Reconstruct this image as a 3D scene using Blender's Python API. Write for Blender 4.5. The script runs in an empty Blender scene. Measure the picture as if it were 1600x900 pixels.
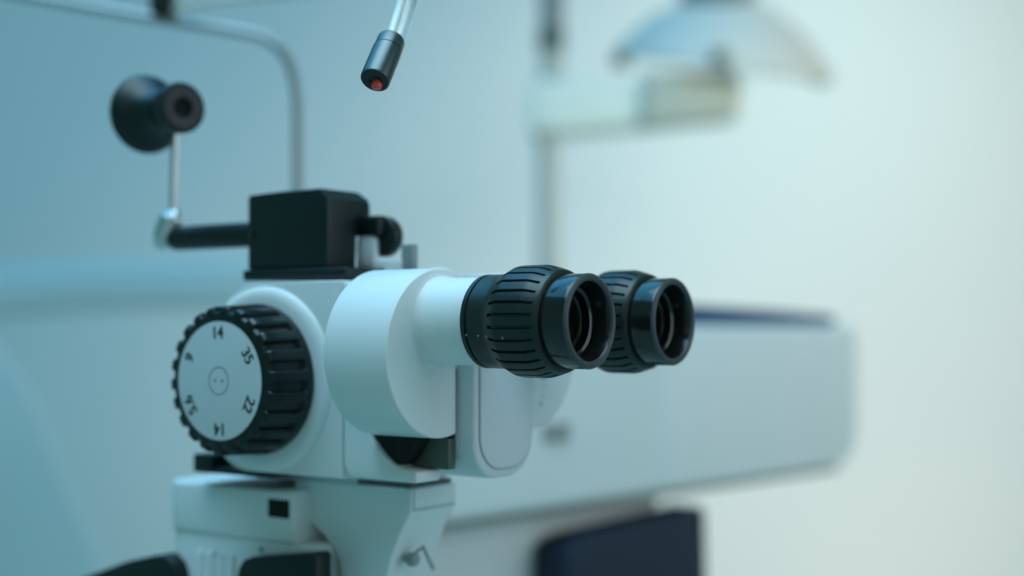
import bpy, bmesh, math, random
from mathutils import Vector, Matrix

random.seed(4)
C = bpy.context.scene.collection
SC = bpy.context.scene
R = math.radians

# ------------------------------------------------------------------ camera
CAMZ = 1.2                       # eye height of the lens
K = .00045                       # tan per photo pixel (50 mm on 36 mm, 1600 px)
HY = 510                         # photo row of the horizon
cam = bpy.data.cameras.new("camera")
cam.sensor_width = 36
cam.lens = 36 / (1600 * K)
cam.shift_y = (HY - 450) / 1600
cam.clip_start, cam.clip_end = .02, 50
cam.dof.use_dof = True
cam.dof.focus_distance = .512
cam.dof.aperture_fstop = 3.5
cam_o = bpy.data.objects.new("camera", cam)
C.objects.link(cam_o)
cam_o.location = (0, 0, CAMZ)
cam_o.rotation_euler = (R(90), 0, 0)
SC.camera = cam_o

# ------------------------------------------------------------------ light
w = bpy.data.worlds.new("World")
SC.world = w
w.use_nodes = True
nt = w.node_tree
bgn = nt.nodes["Background"]
tcw = nt.nodes.new("ShaderNodeTexCoord")
sep = nt.nodes.new("ShaderNodeSeparateXYZ")
mr = nt.nodes.new("ShaderNodeMapRange")
mr.inputs[1].default_value, mr.inputs[2].default_value = -1, 1
mxw = nt.nodes.new("ShaderNodeMix")
mxw.data_type = 'RGBA'
mxw.name = "room"
mxw.inputs[6].default_value = (.160, .388, .452, 1)         # light from the floor of the room
mxw.inputs[7].default_value = (.006, .085, .055, 1)         # light from its upper half
nt.links.new(tcw.outputs["Generated"], sep.inputs[0])
nt.links.new(sep.outputs["Z"], mr.inputs[0])
nt.links.new(mr.outputs[0], mxw.inputs[0])
nt.links.new(mxw.outputs[2], bgn.inputs[0])
bgn.inputs[1].default_value = 1.0

def area(name, loc, target, sx, sy, power, col, spread=180):
    d = bpy.data.lights.new(name, 'AREA')
    d.shape = 'RECTANGLE'
    d.size, d.size_y = sx, sy
    d.energy = power
    d.spread = R(spread)
    d.color = col
    o = bpy.data.objects.new(name, d)
    C.objects.link(o)
    o.location = loc
    o.rotation_euler = (Vector(target) - Vector(loc)).to_track_quat('-Z', 'Y').to_euler()
    return o


area("overhead_fill", (-.40, .75, 2.45), (-.30, .80, .8), 2.0, 1.5, 22, (.10, .52, 1.0))  # added blue panel, unseen: tints top faces and puts sheen on the grips
area("top_fill", (-.1, .35, 2.4), (-.05, .55, 1.2), 1.2, 1.0, 3.7, (.74, .98, 1.0), 80)  # added white fill from above for the microscope
area("right_wall_fill", (1.65, 1.45, 1.6), (.42, 2.5, 1.1), .9, 1.5, 4.4, (1.0, .76, .60), 120)  # added warm fill, no window known; brightens the wall to the right
area("wall_top_fill", (.55, 1.85, 2.25), (.50, 2.6, 1.25), .8, .6, 2.2, (.82, 1.0, .92), 88)  # unseen light added to brighten the right part of the wall
area("wall_low_fill", (.66, 1.80, .25), (.56, 2.6, 1.0), .7, .5, 1.3, (1.0, .89, .74), 90)  # added fill from below, evens out the lower wall
area("side_fill", (1.4, .1, 1.5), (-.05, .55, 1.15), 1.0, 1.2, 6.2, (.80, .86, 1.0))  # fill added on the right for faces turned to the observer
area("stand_fill", (.50, .85, 1.62), (.17, 1.70, 1.37), .3, .3, .30, (.90, 1.0, .78), 45)  # small unseen light added for the swing arm and hood
area("console_fill", (1.30, .80, 1.40), (.27, 1.25, 1.12), .4, .4, .11, (.92, 1.0, .80), 45)  # fill added to lift the console's long face, not a lamp of the console
area("front_fill", (.1, -1.0, 1.9), (-.05, .55, 1.15), 1.8, 1.1, 1.7, (1.0, .66, .56))  # added warm fill from behind the camera
SC.view_settings.view_transform = 'Standard'
SC.view_settings.look = 'None'
SC.view_settings.exposure = 0
SC.view_settings.gamma = 1
SC.cycles.use_denoising = True
SC.cycles.max_bounces = 10


# ------------------------------------------------------------------ materials
def mat(name, col, rough=.5, metal=0, noise=.0, nscale=40, bump=0, bscale=300, coat=0, trans=0, ior=1.45, spec=.5):
    m = bpy.data.materials.new(name)
    m.use_nodes = True
    nt = m.node_tree
    b = nt.nodes["Principled BSDF"]
    b.inputs["Base Color"].default_value = (*col, 1)
    b.inputs["Roughness"].default_value = rough
    b.inputs["Metallic"].default_value = metal
    b.inputs["Coat Weight"].default_value = coat
    b.inputs["Transmission Weight"].default_value = trans
    b.inputs["IOR"].default_value = ior
    b.inputs["Specular IOR Level"].default_value = spec
    tc = nt.nodes.new("ShaderNodeTexCoord")
    if noise:
        n = nt.nodes.new("ShaderNodeTexNoise")
        n.inputs["Scale"].default_value = nscale
        n.inputs["Detail"].default_value = 5
        nt.links.new(tc.outputs["Object"], n.inputs["Vector"])
        mx = nt.nodes.new("ShaderNodeMix")
        mx.data_type = 'RGBA'
        mx.inputs[6].default_value = (*[c * (1 - noise) for c in col], 1)
        mx.inputs[7].default_value = (*[min(1, c * (1 + noise)) for c in col], 1)
        nt.links.new(n.outputs["Fac"], mx.inputs[0])
        nt.links.new(mx.outputs[2], b.inputs["Base Color"])
        mr = nt.nodes.new("ShaderNodeMapRange")
        mr.inputs[3].default_value = rough * .8
        mr.inputs[4].default_value = min(1, rough * 1.2)
        nt.links.new(n.outputs["Fac"], mr.inputs[0])
        nt.links.new(mr.outputs[0], b.inputs["Roughness"])
    if bump:
        n2 = nt.nodes.new("ShaderNodeTexNoise")
        n2.inputs["Scale"].default_value = bscale
        n2.inputs["Detail"].default_value = 3
        nt.links.new(tc.outputs["Object"], n2.inputs["Vector"])
        bp = nt.nodes.new("ShaderNodeBump")
        bp.inputs["Strength"].default_value = bump
        bp.inputs["Distance"].default_value = .0003
        nt.links.new(n2.outputs["Fac"], bp.inputs["Height"])
        nt.links.new(bp.outputs[0], b.inputs["Normal"])
    return m


WHITE = mat("white_enamel", (.76, .78, .78), .38, noise=.025, nscale=30, bump=.08, bscale=900)
WHITE2 = mat("white_plastic", (.74, .77, .77), .45, noise=.02, nscale=20, bump=.05, bscale=500)
PANEL = mat("grey_white_panel", (.70, .71, .74), .42, noise=.02, nscale=40, bump=.05, bscale=900)
WALL = mat("wall_paint", (.78, .79, .78), .85, noise=.02, nscale=2.5, bump=.15, bscale=80)
RUBBER = mat("black_rubber", (.012, .018, .016), .34, noise=.2, nscale=120, bump=.25, bscale=1500)
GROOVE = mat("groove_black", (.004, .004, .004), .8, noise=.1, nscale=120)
GLOSS = mat("black_gloss_plastic", (.010, .011, .010), .17, noise=.15, nscale=60, coat=.3)
RIM = mat("lit_rim_grey", (.050, .056, .060), .38, noise=.15, nscale=300, bump=.1, bscale=1500)  # lighter than the cup: front light on its lip put into the colour
INNER = mat("black_inner", (.006, .006, .006), .3, noise=.15, nscale=60)
BLACK = mat("black_satin_metal", (.0025, .009, .009), .40, noise=.2, nscale=70, bump=.15, bscale=1200)
DIALBLK = mat("black_dial_plastic", (.0035, .009, .009), .30, noise=.2, nscale=90, bump=.1, bscale=900)
FACE = mat("dial_face_enamel", (.60, .64, .66), .5, noise=.03, nscale=60)
INK = mat("black_ink", (.015, .015, .015), .6, noise=.1, nscale=80)
DOT = mat("white_ink", (.26, .27, .25), .6, noise=.1, nscale=200)
DKGREY = mat("dark_grey_metal", (.085, .105, .085), .5, noise=.1, nscale=60)
GREY = mat("grey_metal", (.30, .33, .32), .4, metal=.2, noise=.08, nscale=60)
STEEL = mat("grey_steel_tube", (.34, .36, .36), .35, metal=.6, noise=.08, nscale=40)
CHROME = mat("satin_chrome", (.75, .76, .77), .34, metal=1, noise=.03, nscale=60)
GUN = mat("gunmetal", (.10, .115, .118), .34, metal=.8, noise=.1, nscale=100)
RED = mat("red_lens", (.80, .06, .05), .3, noise=.1, nscale=300, coat=.4)
CLEAR = mat("clear_tubing", (.90, .93, .90), .15, trans=.85, ior=1.35, noise=.02)
MILK = mat("milky_tubing", (.80, .84, .82), .3, noise=.03, nscale=100)
GLASS = mat("coated_glass", (.75, .80, .95), .02, trans=1, ior=1.5, noise=.01)
NAVY = mat("navy_plastic", (.004, .060, .155), .45, noise=.06, nscale=20)
NAVY2 = mat("dark_navy_plastic", (.003, .014, .034), .6, noise=.08, nscale=20)
BROWN = mat("brown_grey_metal", (.20, .19, .17), .5, noise=.08, nscale=20)
BEIGE = mat("pale_beige_metal", (.50, .48, .41), .5, noise=.05, nscale=20)
SHELL = mat("pale_grey_vinyl", (.62, .67, .64), .6, noise=.03, nscale=10)
CREAM = mat("cream_plastic", (.84, .80, .72), .5, noise=.02, nscale=15)
POLE2 = mat("dark_pole_grey", (.26, .25, .24), .5, noise=.06, nscale=20)
POLE = mat("pole_grey", (.50, .48, .46), .5, metal=0, noise=.06, nscale=20)

# ------------------------------------------------------------------ mesh helpers


def basis(ax):
    ax = Vector(ax).normalized()
    up = Vector((0, 0, 1)) if abs(ax.z) < .9 else Vector((1, 0, 0))
    s = up.cross(ax).normalized()
    t = ax.cross(s).normalized()
    return ax, s, t


def lathe(bm, prof, org=(0, 0, 0), ax=(1, 0, 0), n=96, rf=None, cap=(False, False)):
    """prof: list of (t along ax, radius); rf(i, j, t, ang) returns a change of radius."""
    ax, s, t_ = basis(ax)
    org = Vector(org)
    rings = []
    for i, (t, r) in enumerate(prof):
        ring = []
        for j in range(n):
            a = 2 * math.pi * j / n
            rr = r + (rf(i, j, t, a) if rf else 0)
            ring.append(bm.verts.new(org + ax * t + (s * math.cos(a) + t_ * math.sin(a)) * rr))
        rings.append(ring)
    for a, b in zip(rings, rings[1:]):
        for j in range(n):
            k = (j + 1) % n
            bm.faces.new((a[j], a[k], b[k], b[j]))
    if cap[0]:
        bm.faces.new(list(reversed(rings[0])))
    if cap[1]:
        bm.faces.new(rings[-1])
    return rings


def merge(bm, tmp, M=None):
    if M is not None:
        tmp.transform(M)
    me = bpy.data.meshes.new("tmp")
    tmp.to_mesh(me)
    tmp.free()
    bm.from_mesh(me)
    bpy.data.meshes.remove(me)


def prism(bm, pts, axis, a, b, bevel=0, seg=3, only=None):
    """polygon pts (2D) pushed along an axis ('x','y','z') from a to b, with its sharp edges rounded."""
    t = bmesh.new()
    def P(p, h):
        return {'x': (h, p[0], p[1]), 'y': (p[0], h, p[1]), 'z': (p[0], p[1], h)}[axis]
    A = [t.verts.new(P(p, a)) for p in pts]
    B = [t.verts.new(P(p, b)) for p in pts]
    t.faces.new(A)
    t.faces.new(B)
    for i in range(len(pts)):
        j = (i + 1) % len(pts)
        t.faces.new((A[i], A[j], B[j], B[i]))
    bmesh.ops.recalc_face_normals(t, faces=t.faces)
    if bevel:
        es = [e for e in t.edges if e.calc_face_angle(0) > R(32)]
        bmesh.ops.bevel(t, geom=es, offset=bevel, segments=seg, affect='EDGES', profile=.5, clamp_overlap=True)
    merge(bm, t)


def box(bm, x0, x1, y0, y1, z0, z1, bevel=0, seg=3):
    prism(bm, [(x0, y0), (x1, y0), (x1, y1), (x0, y1)], 'z', z0, z1, bevel, seg)


def rrect(x0, x1, y0, y1, r, n=8):
    rs = r if isinstance(r, (tuple, list)) else (r, r, r, r)       # corners: x0y0, x1y0, x1y1, x0y1
    out = []
    for (cx, cy, a0, rr) in ((x0, y0, 180, rs[0]), (x1, y0, 270, rs[1]), (x1, y1, 0, rs[2]), (x0, y1, 90, rs[3])):
        if rr <= 0:
            out.append((cx, cy))
            continue
        ox = cx + rr if cx == x0 else cx - rr
        oy = cy + rr if cy == y0 else cy - rr
        for k in range(n + 1):
            a = R(a0 + 90 * k / n)
            out.append((ox + rr * math.cos(a), oy + rr * math.sin(a)))
    return out


def tube(bm, pts, r, n=20, cap=True):
    pts = [Vector(p) for p in pts]
    rs = r if isinstance(r, (list, tuple)) else [r] * len(pts)
    prev, rings = None, []
    for i, p in enumerate(pts):
        d = (pts[min(i + 1, len(pts) - 1)] - pts[max(i - 1, 0)]).normalized()
        if prev is None:
            _, s, t = basis(d)
        else:
            s = (prev - d * prev.dot(d)).normalized()
            t = d.cross(s)
        prev = s
        rings.append([bm.verts.new(p + (s * math.cos(2 * math.pi * j / n) + t * math.sin(2 * math.pi * j / n)) * rs[i]) for j in range(n)])
    for a, b in zip(rings, rings[1:]):
        for j in range(n):
            k = (j + 1) % n
            bm.faces.new((a[j], a[k], b[k], b[j]))
    if cap:
        bm.faces.new(list(reversed(rings[0])))
        bm.faces.new(rings[-1])


def smooth_path(pts, n=10):
    """Catmull-Rom through pts."""
    P = [Vector(p) for p in pts]
    P = [P[0] * 2 - P[1]] + P + [P[-1] * 2 - P[-2]]
    out = []
    for i in range(1, len(P) - 2):
        for k in range(n):
            t = k / n
            a, b, c, d = P[i - 1], P[i], P[i + 1], P[i + 2]
            out.append(.5 * ((2 * b) + (c - a) * t + (2 * a - 5 * b + 4 * c - d) * t * t + (3 * b - a - 3 * c + d) * t ** 3))
    out.append(P[-2])
    return out


ROOTBASE = {}


def obj(name, bm, m, parent=None, base=None, sharp=34):
    """links the bmesh as ONE object; with a parent its vertices are in that thing's own frame"""
    top = parent
    while top is not None and top.parent is not None:
        top = top.parent
    b = ROOTBASE[top.name] if top is not None else Vector(base or (0, 0, 0))
    bmesh.ops.translate(bm, verts=bm.verts, vec=-b)
    bmesh.ops.recalc_face_normals(bm, faces=bm.faces)
    for f in bm.faces:
        f.smooth = True
    for e_ in bm.edges:
        if len(e_.link_faces) == 2 and e_.calc_face_angle(0) > R(sharp):
            e_.smooth = False
    me = bpy.data.meshes.new(name)
    bm.to_mesh(me)
    bm.free()
    me.materials.append(m)
    o = bpy.data.objects.new(name, me)
    C.objects.link(o)
    if parent is not None:
        o.parent = parent
    else:
        o.location = b
    return o


def thing(name, label, cat, base, mframe=False):
    o = bpy.data.objects.new(name, None)
    C.objects.link(o)
    o.empty_display_size = .02
    o['label'], o['category'] = label, cat
    if mframe:
        o.location = MW(*base)
        o.rotation_euler = (0, 0, MROT)
    else:
        o.location = base
    ROOTBASE[o.name] = Vector(base)
    return o


def px(x, y, d):
    """the point seen at photo pixel (x, y), d metres away"""
    return Vector(((x - 800) * K * d, d, CAMZ + (HY - y) * K * d))


# the microscope's own frame: u towards the observer, v to its right, w up; origin at the near eyepiece's rim
AZ = R(54.5)
MROT = AZ - R(90)
ME = Vector((math.sin(AZ), -math.cos(AZ), 0))
ML = Vector((math.cos(AZ), math.sin(AZ), 0))
MO = px(924, 502, .5)


def MW(u, v, w_):
    return MO + ME * u + ML * v + Vector((0, 0, 1)) * w_


mm = .001


def S(pts):
    return [tuple(c * mm for c in p) for p in pts]


# ------------------------------------------------------------------ setting
bm = bmesh.new()
box(bm, -3.2, 3.6, 2.60, 2.72, -.2, 3.2, .004)
o = obj("wall", bm, WALL, base=(0, 2.66, 0))
o['kind'] = 'structure'

# ------------------------------------------------------------------ microscope
mic = thing("slit_lamp_microscope", "white binocular slit lamp microscope with two black eyepieces and a round numbered magnification dial", "microscope", (-.13, .031, -.064), True)

# main body behind the eyepieces
bm = bmesh.new()
prism(bm, rrect(-.188, -.1135, -.062, .0165, (.022, .0005, .0005, .030), 12), 'y', -.005, .067, .0022, 4)
body = obj("body", bm, WHITE, mic)
# boss ring that the dial turns on
bm = bmesh.new()
DU, DW = -.1562, -.0235
lathe(bm, S([(0, 10), (0, 33.0), (.25, 35.0), (.9, 36.8), (2.0, 38.0), (3.4, 38.6), (6, 38.9), (12, 39)]), (DU, -.0074, DW), (0, 1, 0), 96)
obj("dial_boss", bm, WHITE, body)
# front block with a curved notch under the prism housings
bm = bmesh.new()
pts = [(-113.2, 15.5), (-113.2, -56), (-111.5, -60), (-108, -61.6), (-76, -61.6), (-76, -57.2), (-85, -56.6), (-88.5, -55), (-92.5, -52.2), (-96.5, -48.6), (-99.5, -45), (-103, -40), (-106, -34), (-100.5, -20), (-100.5, 15.5)]
prism(bm, S(pts), 'y', -.0042, .0108, .0010, 3)
obj("front_block", bm, WHITE, mic)
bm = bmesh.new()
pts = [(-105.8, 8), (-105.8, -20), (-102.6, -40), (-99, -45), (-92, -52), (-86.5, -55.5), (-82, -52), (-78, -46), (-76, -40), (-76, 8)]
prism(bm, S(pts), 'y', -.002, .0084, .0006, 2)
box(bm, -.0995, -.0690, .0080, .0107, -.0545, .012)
obj("recess_shade", bm, GROOVE, mic)  # black filler stands in for shade in the notch and housing gap
bm = bmesh.new()
pts = [(-93.5, -56.8), (-91, -54), (-88, -50.5), (-85.5, -47.5), (-83.8, -44.9), (-68.6, -44.9), (-68.6, -56.8)]
prism(bm, S(pts), 'y', .0062, .0107, .0003, 2)
obj("recess_plate", bm, DKGREY, mic)

# prism housings, eyepiece tubes and eyepieces


def circ(cv, cw, r, cut, side, n=120):
    pts = []
    for k in range(n):
        a = 2 * math.pi * k / n
        p = (cv + r * math.cos(a), cw + r * math.sin(a))
        pts.append(p)
    out = []
    for p, q in zip(pts, pts[1:] + pts[:1]):
        ip, iq = (p[0] - cut) * side > 0, (q[0] - cut) * side > 0
        if ip:
            out.append(p)
        if ip != iq:
            t = (cut - p[0]) / (q[0] - p[0])
            out.append((cut, p[1] + t * (q[1] - p[1])))
    return out


NS = 28


def grip_rf(i, j, t, a):
    f = (a / (2 * math.pi) * NS) % 1
    if .36 < f < .64 and (-.0318 < t < -.0128):
        return -.0010
    return 0


def eyepiece(v0, housing):
    bm = bmesh.new()
    G = [(-45.4, 15.0), (-45.4, 16.9), (-44.9, 17.3), (-43.4, 17.3), (-43.1, 16.6), (-42.6, 16.6), (-42.3, 17.25), (-38.6, 17.35), (-35.2, 17.45), (-34.4, 17.65),
         (-31.85, 18.85), (-31.6, 18.97), (-29.6, 19.9), (-28.6, 20.22), (-27.5, 20.35), (-18, 20.35), (-16.6, 20.15), (-13.0, 19.1), (-12.75, 19.02), (-11.4, 18.6), (-10.9, 18.2), (-10.7, 17.7), (-10.7, 16.0)]
    lathe(bm, S(G), (0, v0, 0), (1, 0, 0), NS * 14, grip_rf)
    g = obj("eyepiece", bm, RUBBER, mic, sharp=38)
    bm = bmesh.new()
    E = [(-11.2, 15.2), (-11.2, 16.3), (-10.9, 16.75), (-10.2, 16.95), (-1.6, 16.95), (-.8, 16.85), (-.3, 16.55), (0, 16.1), (.05, 15.6), (0, 15.1), (-.3, 14.7), (-.9, 14.4),
         (-5.0, 13.4), (-7.5, 12.7), (-7.9, 12.1), (-8.1, 11.4), (-11.0, 10.9), (-11.4, 10.5), (-11.5, 9.4), (-12.2, 9.2), (-13.0, 9.2), (-18, 9.0), (-24, 7), (-24, .02)]
    lathe(bm, S(E), (0, v0, 0), (1, 0, 0), 96)
    obj("eyecup", bm, GLOSS, g)
    bm = bmesh.new()
    lathe(bm, S([(-.9, 14.2), (-.2, 14.45), (.15, 14.9), (.3, 15.5), (.2, 16.1), (-.15, 16.6), (-.8, 16.99)]), (0, v0, 0), (1, 0, 0), 96)
    obj("rim", bm, RIM, g)
    bm = bmesh.new()
    L = [(-16.5, 9.1)] + [(-16.5 + 2.8 * math.cos(R(a)), 9.1 * math.sin(R(a))) for a in (80, 65, 50, 35, 20, 8, .2)]
    B = [(-18.5, .05), (-18.5, 4), (-17.6, 8), (-16.9, 9.1)]
    lathe(bm, S(B + L), (0, v0, 0), (1, 0, 0), 64)
    obj("lens", bm, GLASS, g)
    bm = bmesh.new()
    for uu, rr, sz in ((-42.9, 16.95, .4), (-37.2, 17.5, .42), (-32.9, 18.5, .35), (-24.5, 20.35, .42)):
        a = R(180 + 17)
        c = Vector((uu * mm, v0 + math.cos(a) * rr * mm, math.sin(a) * rr * mm))
        lathe(bm, S([(-.3, sz), (.08, sz), (.12, sz * .6)]), c, (0, math.cos(a), math.sin(a)), 12, cap=(True, True))
    obj("index_mark", bm, DOT, g)
    # white tube that carries it
    bm = bmesh.new()
    T = [(-68, 21.0), (-67.02, 18.6), (-66.6, 17.4), (-65.6, 16.7), (-64, 16.45), (-46.2, 16.3), (-45.7, 16.1), (-45.5, 15.7), (-45.5, 12)]
    lathe(bm, S(T), (0, v0, 0), (1, 0, 0), 96)
    obj("eyepiece_tube", bm, WHITE, housing)
    return g


hous = []
for v0, cut, side in ((0, .0090, -1), (.0600, .0530, 1)):
    bm = bmesh.new()
    prism(bm, circ(v0, -.012, .0322, cut, side), 'x', -.0980, -.067, .0011, 4)
    h = obj("prism_housing", bm, WHITE, mic)
    hous.append(h)
    eyepiece(v0, h)

# pupil distance scale printed on the far housing
bm = bmesh.new()
for (vv, ww, hv, hw) in ((66.5, -19.5, 2.0, .5), (68.5, -23.5, 2.2, .9), (69.5, -27, 1.5, .45), (68.2, -31, 1.6, .45), (66.5, -34, 1.4, 1.2)):
    box(bm, -.0671, -.0668, (vv - hv / 2) * mm, (vv + hv / 2) * mm, (ww - hw / 2) * mm, (ww + hw / 2) * mm)
obj("scale_marks", bm, GREY, hous[1])

# upright panel between the two housings
bm = bmesh.new()
prism(bm, rrect(.0110, .0515, -.0612, -.010, (.015, .017, .004, .004), 12), 'x', -.1000, -.0600, .0016, 4)
pan = obj("center_panel", bm, PANEL, mic)
bm = bmesh.new()
prism(bm, rrect(.0145, .0500, -.0575, -.012, (.0135, .0155, .003, .003), 12), 'x', -.0602, -.0592, .0005, 3)
obj("panel_cover", bm, PANEL, pan)
bm = bmesh.new()
prism(bm, rrect(.0141, .0504, -.0579, -.0116, (.0137, .0157, .003, .003), 12), 'x', -.0604, -.05975, 0)
obj("panel_seam", bm, GREY, pan)
# black rail under the body
bm = bmesh.new()
box(bm, -.203, -.157, .000, .060, -.0650, -.0622, .0006)
box(bm, -.204, -.192, -.001, .060, -.0650, -.0570, .0012)
obj("dovetail_rail", bm, BLACK, mic)
# neck that stands on the arm
bm = bmesh.new()
box(bm, -.157, -.0990, .0185, .044, -.0672, -.0614, .0006)
obj("neck", bm, WHITE, mic)

# magnification dial
ND = 22
DR = .0290
DV = -.0300


def dial_rf(i, j, t, a):
    f = (a / (2 * math.pi) * ND + .25) % 1
    if i in DGROOVE:
        d = abs(f - .5)
        if d < .20:
            return -.0019
        if d < .26:
            return -.0019 * (.26 - d) / .06
    return 0


DP = [(.5, 22.8), (-.2, 24.2), (0, 24.8), (.15, 27.0), (.5, 28.7), (1.3, 29.6), (2.6, 30.0), (8, 30.3), (15, 30.7), (17.4, 30.85), (18.4, 30.95), (19.4, 31.05), (21.0, 31.1), (21.9, 30.8), (22.6, 30.1), (22.9, 28.8), (22.9, 20)]
DGROOVE = {3, 4, 5, 6, 7, 8, 9}
bm = bmesh.new()
lathe(bm, S(DP), (DU, DV, DW), (0, 1, 0), ND * 20, dial_rf)
dial = obj("magnification_dial", bm, DIALBLK, mic, sharp=40)
bm = bmesh.new()
lathe(bm, S([(1.2, 23.9), (.15, 23.9), (-.1, 23.7), (-.15, 23.4), (-.15, .02)]), (DU, DV, DW), (0, 1, 0), 96)
face = obj("dial_face", bm, FACE, dial)
bm = bmesh.new()
lathe(bm, S([(-.10, 5.3), (-.22, 5.32), (-.22, 5.62), (-.10, 5.64)]), (DU, DV, DW), (0, 1, 0), 64)
for s in (-2.0, 2.0):
    lathe(bm, S([(-.1, .55), (-.2, .55), (-.2, .01)]), (DU + s * mm, DV, DW), (0, 1, 0), 16)


def text_mesh(bm, s, size, M):
    cu = bpy.data.curves.new("t", 'FONT')
    cu.body = s
    cu.size = size
    cu.align_x, cu.align_y = 'CENTER', 'CENTER'
    cu.extrude = .00006
    ob = bpy.data.objects.new("t", cu)
    C.objects.link(ob)
    bpy.context.view_layer.update()
    me = bpy.data.meshes.new_from_object(ob)
    for q, (a, b) in enumerate(((0, 0), (.018, .012), (-.018, .012), (.018, -.012), (-.018, -.012), (.03, 0), (-.03, 0))):
        m2 = me.copy()
        m2.transform(M @ Matrix.Translation((a * size, b * size, q * .000004)))
        bm.from_mesh(m2)
        bpy.data.meshes.remove(m2)
    bpy.data.objects.remove(ob)
    bpy.data.meshes.remove(me)
    bpy.data.curves.remove(cu)


for s, ang in (("14", 0), ("35", 60), ("22", 120), ("14", 180), ("5.6", 240), ("9", 300)):
    # text plane: x -> u, y -> w, normal -> -v (towards the viewer of the dial)
    M = Matrix.Translation(((DU), DV - .00016, DW)) @ Matrix(((1, 0, 0, 0), (0, 0, -1, 0), (0, 1, 0, 0), (0, 0, 0, 1))) @ Matrix.Rotation(-R(ang - 2), 4, 'Z') @ Matrix.Translation((0, .0190, 0)) @ Matrix.Diagonal((.95, 1, 1, 1))
    text_mesh(bm, s, .0070, M)
obj("dial_numerals", bm, INK, dial)

# ------------------------------------------------------------------ tonometer on top of the body
ton = thing("tonometer", "black boxy tonometer on the white microscope, its thin rod holding a spool shaped head", "tonometer", (-.15, .025, .018), True)
bm = bmesh.new()
box(bm, -.178, -.1188, .0035, .050, .0176, .0222, .0010)
obj("base_plate", bm, BLACK, ton)
bm = bmesh.new()
# box front face towards the observer narrows at its lower right; its top edge is chamfered
prism(bm, S([(5.5, 22), (24, 22), (24.6, 36), (26, 38.5), (33.2, 40.5), (33.2, 49.5), (30.5, 55.0), (5.5, 55.0)]), 'x', -.1772, -.1312, .0016, 4)
for co, no in (((-.1312, 0, .0508), (.5, 0, .6)), ((-.1500, 0, .0551), (-.045, 0, 1)), ((-.1772, 0, .0512), (-.8, 0, .5))):
    r_ = bmesh.ops.bisect_plane(bm, geom=bm.verts[:] + bm.edges[:] + bm.faces[:], plane_co=co, plane_no=no, clear_outer=True)
    bmesh.ops.edgenet_fill(bm, edges=[g for g in r_['geom_cut'] if isinstance(g, bmesh.types.BMEdge)])
hsg = obj("housing", bm, BLACK, ton)
bm = bmesh.new()
box(bm, -.1400, -.1215, .0265, .0330, .0362, .0446, .0012)
obj("drum_neck", bm, BLACK, ton)
bm = bmesh.new()
lathe(bm, S([(0, .1), (0, 7.0), (.5, 8.0), (1.4, 8.5), (4.6, 8.5), (5.6, 8.0), (6, 7.0), (6, .1)]), (-.1246, .0310, .0360), (0, 1, 0), 64)
obj("measuring_drum", bm, BLACK, ton)
bm = bmesh.new()
prism(bm, rrect(-.1345, -.1246, .0205, .0366, (0, 0, .003, .003)), 'y', .0275, .0308, .0006)
box(bm, -.1345, -.1110, .0275, .033, .0200, .0258, .0005)
obj("bracket", bm, WHITE, ton)
bm = bmesh.new()
box(bm, -.1118, -.1055, .0295, .0330, .0205, .0322, .0005)
obj("stop_block", bm, GREY, ton)
bm = bmesh.new()
lathe(bm, S([(0, .1), (0, 4.6), (.6, 5.3), (1.4, 5.5), (60, 5.5), (61, 5.2), (61, .1)]), (-.2335, .0150, .0382), (1, 0, 0), 48)
obj("arm_shaft", bm, BLACK, ton)
bm = bmesh.new()
lathe(bm, S([(-.5, .05), (0, 1.2), (.6, 1.4)]), (-.1745, .0050, .0372), (0, -1, 0), 24)
obj("shaft_screw", bm, GUN, hsg)
# polished joint and rod with the prism head; built from photo points in the world, brought into the frame


def toM(p):
    d = p - MO
    return Vector((d.dot(ME), d.dot(ML), d.z))


JD = .648
bm = bmesh.new()
tube(bm, smooth_path([toM(px(258, 389, JD)), toM(px(256, 374, JD)), toM(px(262, 357, JD)), toM(px(269, 340, JD)), toM(px(271, 328, JD))], 8),
     [.0030 + .0024 * math.sin(min(1, k / 16) * math.pi / 2) if k < 24 else .0052 - (k - 24) / 8 * .0028 for k in range(33)], 24)
box(bm, *[c for p in zip(toM(px(252, 372, JD)) - Vector((.002, .003, .0035)), toM(px(268, 372, JD)) + Vector((.002, .003, .0035))) for c in p], .001)
obj("joint", bm, CHROME, ton)
bm = bmesh.new()
tube(bm, [toM(px(270, 338, JD)), toM(px(271.5, 275, JD)), toM(px(274, 195, JD))], .0018, 20)
obj("rod", bm, CHROME, ton)
# spool shaped head, its small end turned to the camera's right
c0 = px(286, 168, .622)                       # centre of the small end
dw = Vector((.66, -.74, -.02)).normalized()
c0m = toM(c0)
dm = Vector((dw.dot(ME), dw.dot(ML), dw.z))
bm = bmesh.new()
H = [(-2.2, .05), (-2.4, 3.9), (-.2, 4.1), (0, 4.5), (0, 10.0), (-.5, 10.9), (-1.5, 11.2), (-6, 11.0), (-9, 9.9), (-13, 8.6), (-19, 8.2), (-23.5, 9.6), (-27.5, 13.2), (-30.5, 16.4), (-32.2, 17.6), (-33.4, 17.9), (-34.6, 17.6), (-35.2, 16.8), (-35.4, .05)]
lathe(bm, S(H), c0m, dm, 72)
hd = obj("prism_holder", bm, BLACK, ton)
bm = bmesh.new()
lathe(bm, S([(-1.9, .05), (-1.9, 3.85), (-2.3, 3.85)]), c0m, dm, 32)
obj("prism", bm, GROOVE, hd)

# ------------------------------------------------------------------ slit lamp arm under the microscope
arm = thing("microscope_arm", "white support arm under the microscope with a black square socket and small thumb screw", "support arm", (-.15, .031, -.26), True)
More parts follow.
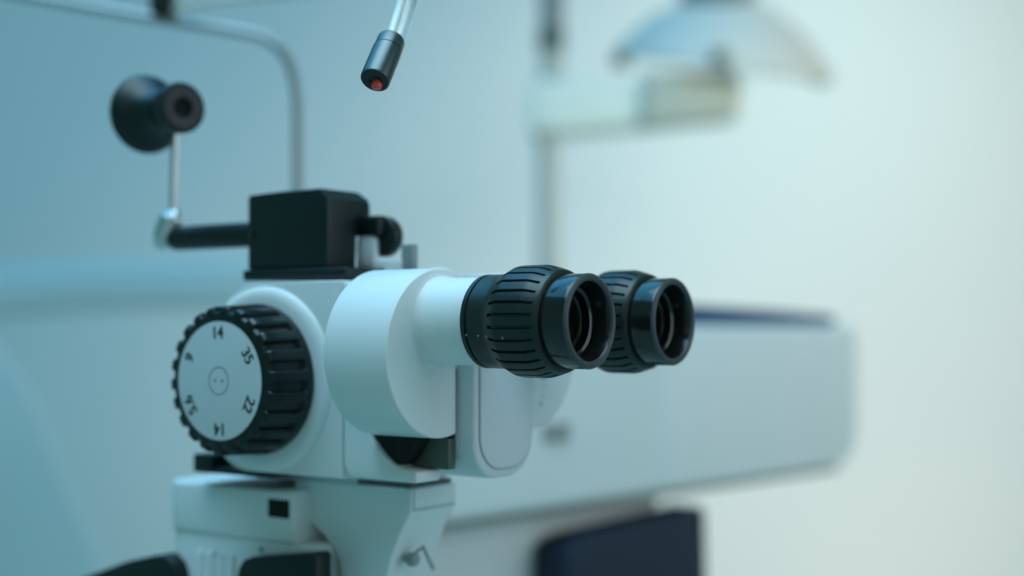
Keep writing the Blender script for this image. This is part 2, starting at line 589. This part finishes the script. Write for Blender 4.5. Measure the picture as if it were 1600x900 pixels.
# upright bracket: a wide head on a waisted stem
bm = bmesh.new()
pts = [(-159.5, -66.8), (-159, -79), (-153, -83), (-143, -89), (-137.5, -94), (-134, -100), (-132.5, -108), (-132, -255), (-109, -255), (-108.5, -112), (-107.8, -103), (-105.5, -95), (-101, -85.5), (-97, -79), (-95, -75.2), (-95, -66.8)]
prism(bm, S(pts), 'y', .0160, .0455, .0010, 3)
br = obj("bracket", bm, WHITE2, arm)
bm = bmesh.new()
box(bm, -.0955, -.0948, .0175, .044, -.0757, -.0752, 0)
box(bm, -.0955, -.0948, .0172, .0177, -.0757, -.0672, 0)
obj("edge_seam", bm, GREY, br)
bm = bmesh.new()
box(bm, -.125, -.0965, .0172, .044, -.0672, -.0648, .0004)
obj("gap_shade", bm, DKGREY, br)  # dark strip stands in for the shade in the gap under the body
bm = bmesh.new()
lathe(bm, S([(0, .05), (0, .9), (.3, 1.1)]), (-.1545, .0163, -.0745), (0, -1, 0), 20)
obj("grub_screw", bm, DKGREY, br)
# thumb screw on the web
bm = bmesh.new()
sc0 = Vector((-.1050, .0240, -.0965))
lathe(bm, S([(0, 1.6), (2.0, 1.6), (2.0, 2.5), (2.5, 2.8), (5.4, 2.8), (6, 2.3), (6, .05)]), sc0, (1, 0, 0), 36,
      lambda i, j, t, a: -.0005 if i in (3, 4) and j % 4 < 2 else 0)
ts = obj("thumb_screw", bm, GREY, arm)
bm = bmesh.new()
tube(bm, [sc0 + Vector((.005, -.001, .002)), sc0 + Vector((.007, .003, .005)), sc0 + Vector((.007, .0095, -.005))], .0008, 12)
obj("wing", bm, STEEL, ts)
# pivot block at the back
bm = bmesh.new()
prism(bm, rrect(-.231, -.150, .006, .070, (.010, .002, .002, .01)), 'z', -.0930, -.0705, .0022, 4)
prism(bm, rrect(-.2300, -.138, .0070, .066, .010), 'z', -.2550, -.0925, .0015, 3)
pv = obj("pivot_block", bm, WHITE2, arm)
bm = bmesh.new()
box(bm, -.1650, -.1526, .0057, .020, -.0822, -.0745, .0003)
obj("square_socket", bm, GROOVE, pv)
for u_, w_ in ((-.1985, -.1010), (-.1700, -.0965)):
    bm = bmesh.new()
    lathe(bm, S([(0, .05), (0, 1.0), (.3, 1.2)]), (u_, .0070, w_), (0, -1, 0), 20)
    obj("cover_screw", bm, GREY, pv)
bm = bmesh.new()
for u_ in (-.2075, -.2010, -.1945, -.1880):
    prism(bm, rrect(u_ - .0021, u_ + .0021, .0052, .0100, .0015), 'z', -.2550, -.1000, .0006)
obj("ribbed_column", bm, WHITE2, pv)
# black covers either side of the ribbed column
bm = bmesh.new()
prism(bm, S([(-177, -255), (-177, -109), (-175.8, -104), (-173, -100.4), (-168, -98.6), (-132.5, -93.6), (-131, -94.8), (-131, -255)]), 'y', -.0010, .0085, .0015, 4)
obj("lower_cover", bm, BLACK, arm)
bm = bmesh.new()
prism(bm, S([(-310, -255), (-310, -131), (-284, -120), (-250, -108.5), (-231, -104.0), (-223, -103.4), (-218.5, -105.2), (-215.5, -109.5), (-214.2, -116), (-214, -255)]), 'y', .0000, .0300, .0018, 4)
obj("lower_cover", bm, BLACK, arm)

# ------------------------------------------------------------------ fixation light hanging from above
tip = px(585.5, 126, .520)
axd = Vector((-.22, -.60, -.77)).normalized()
fx = thing("fixation_light", "small dark metal fixation light with a red tip hanging on clear tubing at the top", "fixation light", tuple(tip))
bm = bmesh.new()
lathe(bm, S([(-23, .05), (-23, 4.6), (-22.5, 5.1), (-21.8, 5.3), (-17.0, 5.35), (-16.9, 5.1), (-16.5, 5.1), (-16.4, 5.55), (-1.0, 5.6), (-.3, 5.45), (0, 5.1)]), tip, axd, 64)
fb = obj("body", bm, GUN, fx)
bm = bmesh.new()
lathe(bm, S([(-.15, 5.2), (-.02, 5.0), (0, 4.8), (0, 2.2), (-.4, 2.1), (-.4, .05)]), tip, axd, 48)
obj("end_cap", bm, BLACK, fx)
bm = bmesh.new()
off = basis(axd)
tp = tip + Vector((0, 0, -.0022)) - axd * .0002
tp = tip + off[2] * -.0016 + off[1] * .0004
lathe(bm, S([(-.3, 2.0), (1.3, 1.95), (1.9, 1.6), (2.2, .8), (2.3, .02)]), tp, axd, 32)
obj("red_tip", bm, RED, fx)
top_ = tip - axd * .0225
bm = bmesh.new()
tube(bm, smooth_path([top_ + Vector((-.0010, 0, -.002)), top_ + Vector((.0002, .006, .006)), top_ + Vector((.0030, .012, .018)), top_ + Vector((.006, .016, .035)), top_ + Vector((.008, .018, .08)), top_ + Vector((.008, .018, .14))], 8), .0017, 20)
obj("milky_cord", bm, MILK, fx)
bm = bmesh.new()
tube(bm, smooth_path([top_ + Vector((.0020, .001, -.001)), top_ + Vector((.0040, .006, .006)), top_ + Vector((.0066, .012, .018)), top_ + Vector((.0100, .016, .035)), top_ + Vector((.013, .018, .08)), top_ + Vector((.013, .018, .14))], 8), .0022, 24)
obj("clear_tube", bm, CLEAR, fx)

# ------------------------------------------------------------------ bent support rod at the back left
HD = .86
rod = thing("headrest_frame", "bent grey metal rod with a black clamp, curving down behind the black tonometer", "headrest frame", tuple(px(465, 900, HD)))
bm = bmesh.new()
P = [px(-120, -35, HD), px(60, -3, HD), px(235, 28, HD), px(330, 42, HD), px(390, 53, HD), px(418, 62, HD), px(440, 80, HD), px(455, 108, HD), px(463, 145, HD), px(465, 200, HD), px(465, 300, HD), px(465, 600, HD), px(465, 900, HD)]
tube(bm, smooth_path(P, 8), .0031, 24)
obj("rod", bm, STEEL, rod)
bm = bmesh.new()
cc = px(254, 8, HD - .004)
prism(bm, [(cc.x + a, cc.z + b) for a, b in rrect(-.0065, .0068, -.0056, .014, .002)], 'y', cc.y - .006, cc.y + .012, .001)
obj("clamp", bm, BLACK, rod)
bm = bmesh.new()
tube(bm, smooth_path([px(266, 16, HD - .006), px(290, 10, HD - .006), px(330, 2, HD), px(400, -5, HD + .02), px(560, -20, HD + .04)], 8), .0022, 20)
obj("wire_stay", bm, BEIGE, rod)

# ------------------------------------------------------------------ pale bar and shell at the far left
BD = 1.7
bar = bmesh.new()
ra = 40 * K * BD
pts = smooth_path([px(-140, 470, BD), px(0, 458, BD), px(120, 448, BD), px(260, 444, BD), px(420, 446, BD), px(470, 448, BD)], 8)
tube(bar, pts, ra, 40)
bmesh.ops.scale(bar, vec=(1, .34, 1), verts=bar.verts, space=Matrix.Translation((0, -BD, 0)))
o = obj("padded_bar", bar, SHELL, base=tuple(px(165, 490, BD)))
o['label'], o['category'] = "thick pale rounded bar crossing the wall behind the dial at the left", "bar"
bm = bmesh.new()
SD = 1.5
pp = [px(-200, 470, SD), px(-60, 500, SD), px(0, 545, SD), px(45, 610, SD), px(80, 690, SD), px(115, 780, SD), px(150, 870, SD), px(190, 990, SD), px(-200, 990, SD)]
prism(bm, [(p.x, p.z) for p in pp], 'y', SD, SD + .05, .004, 4)
for v in bm.verts:
    if v.co.y > SD + .025:
        v.co.x -= .045
        v.co.z -= .03
o = obj("chair_shell", bm, SHELL, base=tuple(px(0, 990, SD)))
o['label'], o['category'] = "pale curved shell at the lower left corner in front of the wall", "chair shell"

# ------------------------------------------------------------------ large white instrument with navy trim
XN, XF = Vector((-.125, .80)), Vector((.312, 1.285))       # ground plan: near end and far end of its long face
dl = (XF - XN).normalized()
nr = Vector((-dl.y, dl.x))                      # away from the camera
inst = thing("laser_console", "large blurred white instrument console with navy top and navy column behind the eyepieces", "eye instrument", (XN.x + dl.x * .3, XN.y + dl.y * .3, CAMZ - .30))
LEN = (XF - XN).length


def Q(s, dpt, z):
    p = XN + dl * s + nr * dpt
    return Vector((p.x, p.y, CAMZ + z))


def slab(bm, pts, d0, d1, bevel, seg=4):
    """outline pts (s along the long face, z) pushed from depth d0 to d1"""
    t = bmesh.new()
    prism(t, pts, 'y', d0, d1, bevel, seg)
    for v in t.verts:
        v.co = Q(v.co.x, v.co.y, v.co.z)
    merge(bm, t)


BZ, TZ = -.1255, .001


def sx(x, dpt=0.0):
    """how far along the long face photo column x falls"""
    t = (x - 800) * K
    ox, oy = XN.x + nr.x * dpt, XN.y + nr.y * dpt
    return (t * oy - ox) / (dl.x - t * dl.y)


def sz(x, y, dpt=0.0):
    s_ = sx(x, dpt)
    return (s_, (HY - y) * K * (XN.y + nr.y * dpt + dl.y * s_))


S0 = sx(640)
bm = bmesh.new()
slab(bm, rrect(S0, LEN, BZ, TZ, (.01, .032, .010, .01), 10), 0, .13, .008, 5)
mb = obj("housing", bm, WHITE2, inst)
bm = bmesh.new()
slab(bm, [(S0 + .01, TZ - .001), (LEN * .955, TZ - .001), sz(1306, 497, .01), sz(1290, 492, .01), sz(1200, 484, .01), sz(1085, 477, .01), (S0 + .01, .0175)], .008, .125, .0012, 3)
obj("top_panel", bm, NAVY, inst)
bm = bmesh.new()
slab(bm, rrect(S0 + .01, LEN - .030, BZ - .003, BZ + .002, .001), .003, .125, .0008)
obj("bottom_strip", bm, BROWN, inst)  # thin brown strip along the bottom edge
bm = bmesh.new()
slab(bm, rrect(S0 + .02, sx(1078), -.36, BZ - .002, .003), .030, .11, .004)
obj("lower_body", bm, WHITE2, inst)
bm = bmesh.new()
slab(bm, [(sx(880), -.36), sz(880, 882), sz(882, 862), sz(890, 849), sz(912, 836), sz(1080, 795), sz(1092, 790), sz(1097, 797), sz(1098, 850), (sx(1104), -.36)], -.004, .028, .011, 5)
obj("column", bm, NAVY2, inst)
bm = bmesh.new()
slab(bm, [sz(848, 690), sz(886, 688), sz(886, 660), sz(848, 662)], -.003, .006, .001)
obj("grey_port", bm, GREY, inst)
bm = bmesh.new()
slab(bm, rrect(sx(1032), LEN - .003, BZ + .004, TZ - .003, (.004, .030, .01, .004)), -.0016, .004, .0012)
obj("side_cover", bm, WHITE, inst)

# ------------------------------------------------------------------ pole stand with swing arm, far behind
PD = 1.75
st = thing("instrument_stand", "blurred grey pole stand with a dark clamp and a white horizontal arm near the wall", "stand", tuple(px(856, 1500, PD)))
bm = bmesh.new()
tube(bm, [px(856, 1400, PD), px(856, 200, PD)], 17.5 * K * PD, 28)
obj("pole", bm, POLE, st)
bm = bmesh.new()
tube(bm, [px(862, 80, PD), px(862, -300, PD)], 19 * K * PD, 28)
obj("upper_pole", bm, POLE2, st)
bm = bmesh.new()
tube(bm, [px(861, 78, PD), px(861, 50, PD)], 21 * K * PD, 28)
obj("clamp", bm, DKGREY, st)
bm = bmesh.new()
tube(bm, [px(861, 128, PD), px(861, 79, PD)], 18.5 * K * PD, 28)
obj("collar", bm, BEIGE, st)
bm = bmesh.new()
a0, a1 = px(832, 128, PD), px(1010, 205, PD)
prism(bm, [(p.x, p.z) for p in (px(828, 130, PD), px(828, 208, PD), px(850, 212, PD), px(1010, 200, PD), px(1155, 184, PD), px(1155, 130, PD))], 'y', PD - .03, PD + .05, .006, 4)
obj("swing_arm", bm, CREAM, st)
bm = bmesh.new()
prism(bm, [(p.x, p.z) for p in (px(1000, 196, PD - .04), px(1152, 184, PD - .04), px(1152, 112, PD - .04), px(1006, 112, PD - .04))], 'y', PD - .045, PD + .02, .004, 3)
obj("end_box", bm, BEIGE, st)

LD = 1.8
lampo = thing("exam_lamp_hood", "wide pale grey dome shaped hood with small dark knobs standing on the white swing arm", "lamp hood", tuple(px(1120, 115, LD)))
bm = bmesh.new()
ctr = px(1128, 108, LD)
lathe(bm, S([(0, .1), (0, 136), (5, 139), (9, 137), (22, 126), (44, 108), (62, 86), (76, 62), (86, 40), (88, .1)]), ctr, (.13, -.20, 1), 72)
obj("hood", bm, mat("hood_grey", (.70, .66, .61), .6, noise=.04, nscale=15), lampo)
bm = bmesh.new()
lathe(bm, S([(0, 52), (30, 46), (60, 40), (60, .1)]), px(1120, 26, LD - .02), (.05, 0, 1), 48)
obj("mount", bm, BROWN, lampo)
for x_, y_, d_ in ((970, 94, LD - .05), (1125, 90, LD - .135), (1282, 120, LD - .05)):
    bm = bmesh.new()
    lathe(bm, S([(-9, .1), (-9, 9), (-7, 11), (7, 11), (9, 9), (9, .1)]), px(x_, y_, d_), (0, 0, 1), 32)
    obj("knob", bm, BROWN, lampo)
